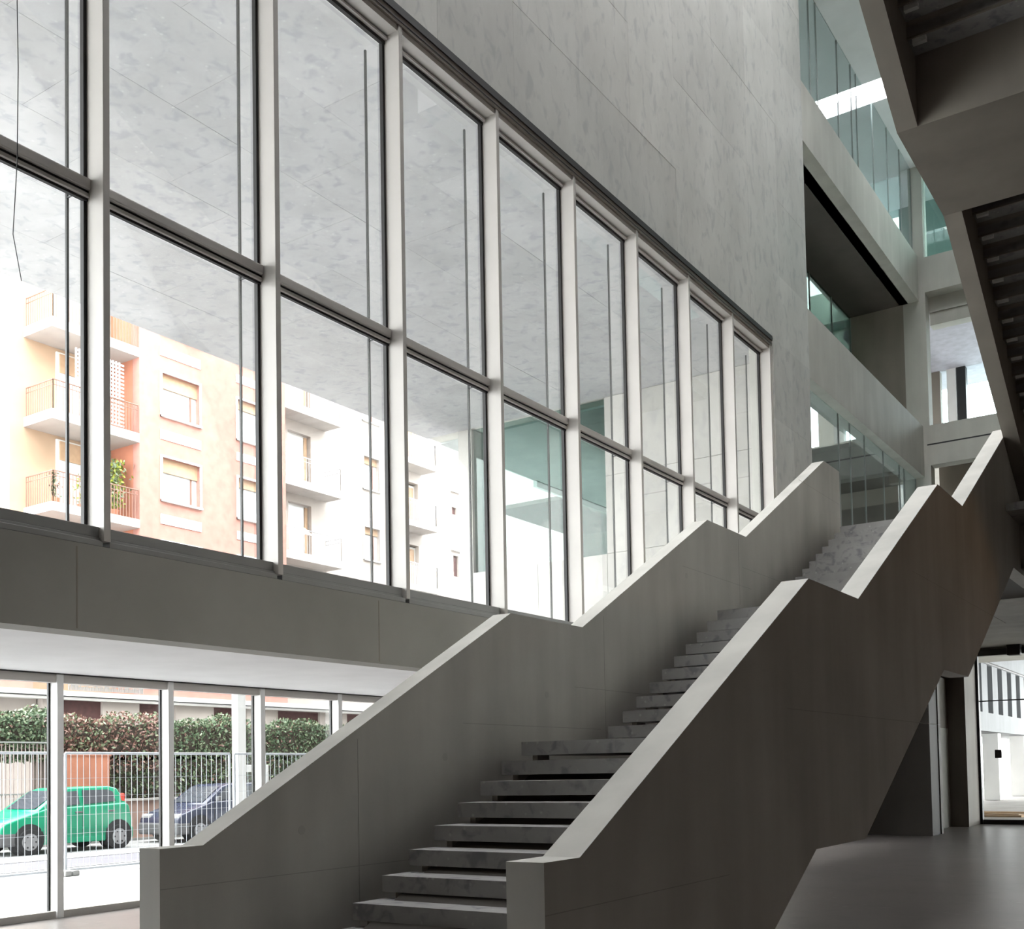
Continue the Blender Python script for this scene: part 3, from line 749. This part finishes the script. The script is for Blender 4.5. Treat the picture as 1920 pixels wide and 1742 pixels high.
tag(lw, 'low pinkish garden wall under the hedge', 'wall'); lw['kind'] = 'structure'
MB().box(-24.58, -24.35, 15.9, 40, 0.92, 0.98).build('wall_cap', SLABW, lw)
tp = MB().box(-24.57, -24.4, 16.05, 17.35, 0.98, 2.1).build('gate_pillar', BRICKD)
tag(tp, 'terracotta gate pillar under the reddish hedge', 'pillar')
MB().box(-24.58, -24.38, 16.0, 17.4, 2.1, 2.16).build('pillar_cap', BRICKD, tp)
rl = empty('garden_railing'); tag(rl, 'pale garden railing with upright bars left of the gate pillar', 'railing')
o = MB()
for k in range(61):
    y = 9.8+k*0.1
    o.box(-24.49, -24.47, y-0.009, y+0.009, GZ+0.05, 2.38)
o.build('railing_bars', plain('pink_bars', (0.30, 0.24, 0.23), 0.7), rl)['kind'] = 'stuff'
for z in (1.16, 2.40): MB().box(-24.52, -24.44, 9.7, 15.88, z, z+0.035).build('rail', STEELD, rl)
yw = MB().box(-27.2, -27.0, 9.0, 16, GZ, 2.1).build('yard_wall', WTRIM); tag(yw, 'white yard wall behind the garden railing', 'wall'); yw['kind'] = 'structure'

def balcony_plant(name, label, c, sx, sy, sz, nl, mats, ls=0.06):
    e = empty(name); tag(e, label, 'plant', 'balcony plants')
    MB().tube((c[0], c[1], c[2]), (c[0], c[1], c[2]+0.28), 0.14, 10, 0.19).build('pot', BRICKD, e)
    MB().path([(c[0], c[1], c[2]+0.25), (c[0]+0.05, c[1]+0.05, c[2]+sz*0.7)], 0.015).build('stem', TWIG, e)
    for mt in mats:
        o = MB()
        for k in range(nl):
            a = random.gauss(0, 0.4); b = random.gauss(0, 0.4); h = random.random()
            leaf(o, (c[0]+a*sx, c[1]+b*sy, c[2]+0.3+h*(sz-0.3)), ls)
        o.build('foliage', mt, e)['kind'] = 'stuff'
balcony_plant('potted_shrub', 'tall yellow green shrub on the lowest corner balcony', (-30.55, 21.9, 9.98), 0.4, 0.45, 1.9, 420, (LEAFY, LEAFM), 0.07)
balcony_plant('potted_shrub', 'yellow leafed bush beside the corner balcony door', (-30.7, 20.9, 9.98), 0.22, 0.3, 1.25, 150, (LEAFY,), 0.07)
balcony_plant('potted_shrub', 'small flowering plant at the outer corner of the balcony', (-30.65, 19.85, 9.98), 0.2, 0.2, 1.1, 90, (LEAFG, LEAFR), 0.05)

# ---------------------------------------------------------------- cars
TYRE = plain('tyre', (0.02, 0.02, 0.022), 0.8)
HUB = plain('hub', (0.22, 0.22, 0.23), 0.4, 0.2)
CGL = plain('car_glass', (0.05, 0.055, 0.065), 0.08)
GREYP = plain('grey_plastic', (0.10, 0.10, 0.105), 0.6)
HEADL = plain('headlamp', (0.30, 0.30, 0.31), 0.1)
TAIL = plain('tail_lamp', (0.5, 0.05, 0.03), 0.3)
def make_car(name, label, paint, yf, xn):
    """front at yf (nose towards -Y), near side at x = xn"""
    c = empty(name); tag(c, label, 'car'); c.location = (xn, yf, GZ-0.01)
    W = 1.5; zb = 0.22
    body = [(0.06, zb), (0.0, 0.42), (0.03, 0.60), (0.14, 0.70), (0.45, 0.80), (0.86, 0.92), (1.10, 0.99), (3.12, 1.06), (3.20, 1.0), (3.26, 0.72), (3.27, 0.45), (3.22, zb)]
    bo = MB().prism_x(body, -W, 0).build('body', paint, c, 0.06, True)
    cab = [(0.84, 0.90), (1.50, 1.36), (1.72, 1.43), (2.75, 1.45), (2.95, 1.40), (3.16, 1.02), (3.1, 0.9)]
    k = len(cab); o = MB()
    def inset(z): return 0.02+0.13*max(0, (z-0.95)/0.5)
    for (y, z) in cab: o.v.append((-inset(z), y, z))
    for (y, z) in cab: o.v.append((-W+inset(z), y, z))
    o.f.append(tuple(range(k-1, -1, -1))); o.f.append(tuple(range(k, 2*k)))
    for i in range(k): j = (i+1) % k; o.f.append((i, j, k+j, k+i))
    o.build('cabin', paint, c, 0.03, True)
    def sidepane(nm, pts, mt, off=0.014):
        q = MB()
        for sgn in (0, 1):
            P = [((-inset(z)+off) if not sgn else (-W+inset(z)-off), y, z) for y, z in pts]
            q.poly(P if not sgn else P[::-1])
        return q.build(nm, mt, c)
    sidepane('side_window', [(1.16, 1.02), (1.92, 1.05), (1.92, 1.36), (1.60, 1.34)], CGL)
    sidepane('side_window', [(2.02, 1.05), (2.86, 1.10), (2.82, 1.32), (2.70, 1.37), (2.02, 1.37)], CGL)
    MB().poly([(-0.20, 0.93, 0.985), (-W+0.20, 0.93, 0.985), (-W+0.22, 1.49, 1.375), (-0.22, 1.49, 1.375)]).build('windscreen', CGL, c)
    MB().poly([(-0.24, 2.985, 1.37), (-W+0.24, 2.985, 1.37), (-W+0.2, 3.15, 1.09), (-0.2, 3.15, 1.09)]).build('rear_window', CGL, c)
    MB().box(-W-0.01, 0.012, -0.02, 0.42, zb-0.02, 0.50).build('bumper', GREYP, c, 0.05)
    MB().box(-W-0.01, 0.012, 3.05, 3.31, zb, 0.50).build('bumper', paint, c, 0.05)
    MB().box(-W+0.02, 0.012, 0.95, 2.55, zb-0.02, 0.33).build('side_skirt', paint, c, 0.02)
    for yw_ in (0.68, 2.90):
        MB().tube((-0.3, yw_, 0.33), (0.016, yw_, 0.33), 0.345, 20).build('wheel_arch', TYRE, c)
        for x0 in (-0.17, -W-0.03):
            w_ = MB().tube((x0, yw_, 0.28), (x0+0.2, yw_, 0.28), 0.28, 24).build('wheel', TYRE, c, 0.02)
            xx = x0+0.2 if x0 > -1 else x0
            MB().tube((xx-0.01, yw_, 0.28), (xx+0.014, yw_, 0.28), 0.185, 20).build('hubcap', HUB, w_)
            hh = MB()
            for a in range(6):
                t = a*math.pi/3
                hh.tube((xx, yw_+0.13*math.cos(t), 0.28+0.13*math.sin(t)), (xx+0.018, yw_+0.13*math.cos(t), 0.28+0.13*math.sin(t)), 0.022, 8)
            hh.build('hub_slot', TYRE, w_)
    MB().box(-0.40, -0.02, 0.05, 0.36, 0.57, 0.715).build('headlight', HEADL, c, 0.05)
    MB().box(-W+0.02, -W+0.40, 0.05, 0.36, 0.57, 0.715).build('headlight', HEADL, c, 0.05)
    for x in (-0.19, -W+0.07): MB().box(x, x+0.13, 3.02, 3.12, 0.98, 1.27).build('tail_light', TAIL, c, 0.02)
    for y in (1.78, 2.62): MB().box(0.0, 0.03, y, y+0.17, 0.86, 0.90).build('door_handle', GREYP, c, 0.008)
    MB().box(0.02, 0.16, 1.16, 1.26, 1.0, 1.12).build('wing_mirror', GREYP, c, 0.02)
    for y in (1.14, 1.97, 2.78): MB().box(0.0, 0.003, y, y+0.012, 0.36, 1.02).build('door_seam', TYRE, c)
    MB().box(0.0, 0.018, 0.95, 2.6, 0.50, 0.545).build('side_strip', paint, c)
    return c
make_car('car', 'small green hatchback parked behind the mesh fence', plain('green_paint', (0.0, 0.21, 0.11), 0.3, 0, 0.02), 12.98, -22.0)
make_car('car', 'dark navy car half hidden by the stair parapet', plain('navy_paint', (0.03, 0.035, 0.06), 0.25, 0, 0.02), 17.55, -22.0)

# ---------------------------------------------------------------- temporary mesh fence
GALV = plain('galvanised', (0.38, 0.40, 0.43), 0.45, 0.2)
def fence(ya, yb, label):
    f = empty('mesh_fence'); tag(f, label, 'fence', 'temporary fence panels')
    x = -16.0; zt = 1.93; zl = 0.04
    for y in (ya, yb): MB().tube((x, y, GZ+0.06), (x, y, zt), 0.024, 10).build('post', GALV, f)
    for z in (zt, zl): MB().tube((x, ya, z), (x, yb, z), 0.021, 10).build('frame_rail', GALV, f)
    o = MB(); y = ya+0.1
    while y < yb-0.05: o.box(x-0.003, x+0.003, y-0.003, y+0.003, zl, zt); y += 0.115
    for z in (0.32, 0.62, 0.92, 1.22, 1.52): o.box(x-0.006, x-0.0, ya, yb, z-0.003, z+0.003)
    o.build('wire_mesh', GALV, f)['kind'] = 'stuff'
    for y in (ya, yb): MB().box(x-0.3, x+0.3, y-0.06, y+0.06, GZ+0.06, GZ+0.15).build('foot_block', STEELD, f, 0.02)
fence(7.0, 10.42, 'mesh fence panel in front of the green car bonnet')
fence(10.56, 13.96, 'mesh fence panel across the tail of the green car')
fence(14.08, 17.5, 'mesh fence panel partly behind the stair parapet')
wpst = empty('reflection_frame'); tag(wpst, 'white frame built in place of a reflection in the low window', 'post')  # solid frame made for the white mirror image of a mullion
MB().box(-19.1, -18.9, 16.74, 16.98, GZ-0.02, 4.4).build('post', WTRIM, wpst, 0.01)
MB().box(-19.05, -18.95, 16.98, 17.7, 1.60, 1.76).build('crossbar', WTRIM, wpst, 0.01)
MB().box(-19.05, -18.95, 17.62, 17.7, GZ-0.02, 1.60).build('short_post', WTRIM, wpst, 0.01)
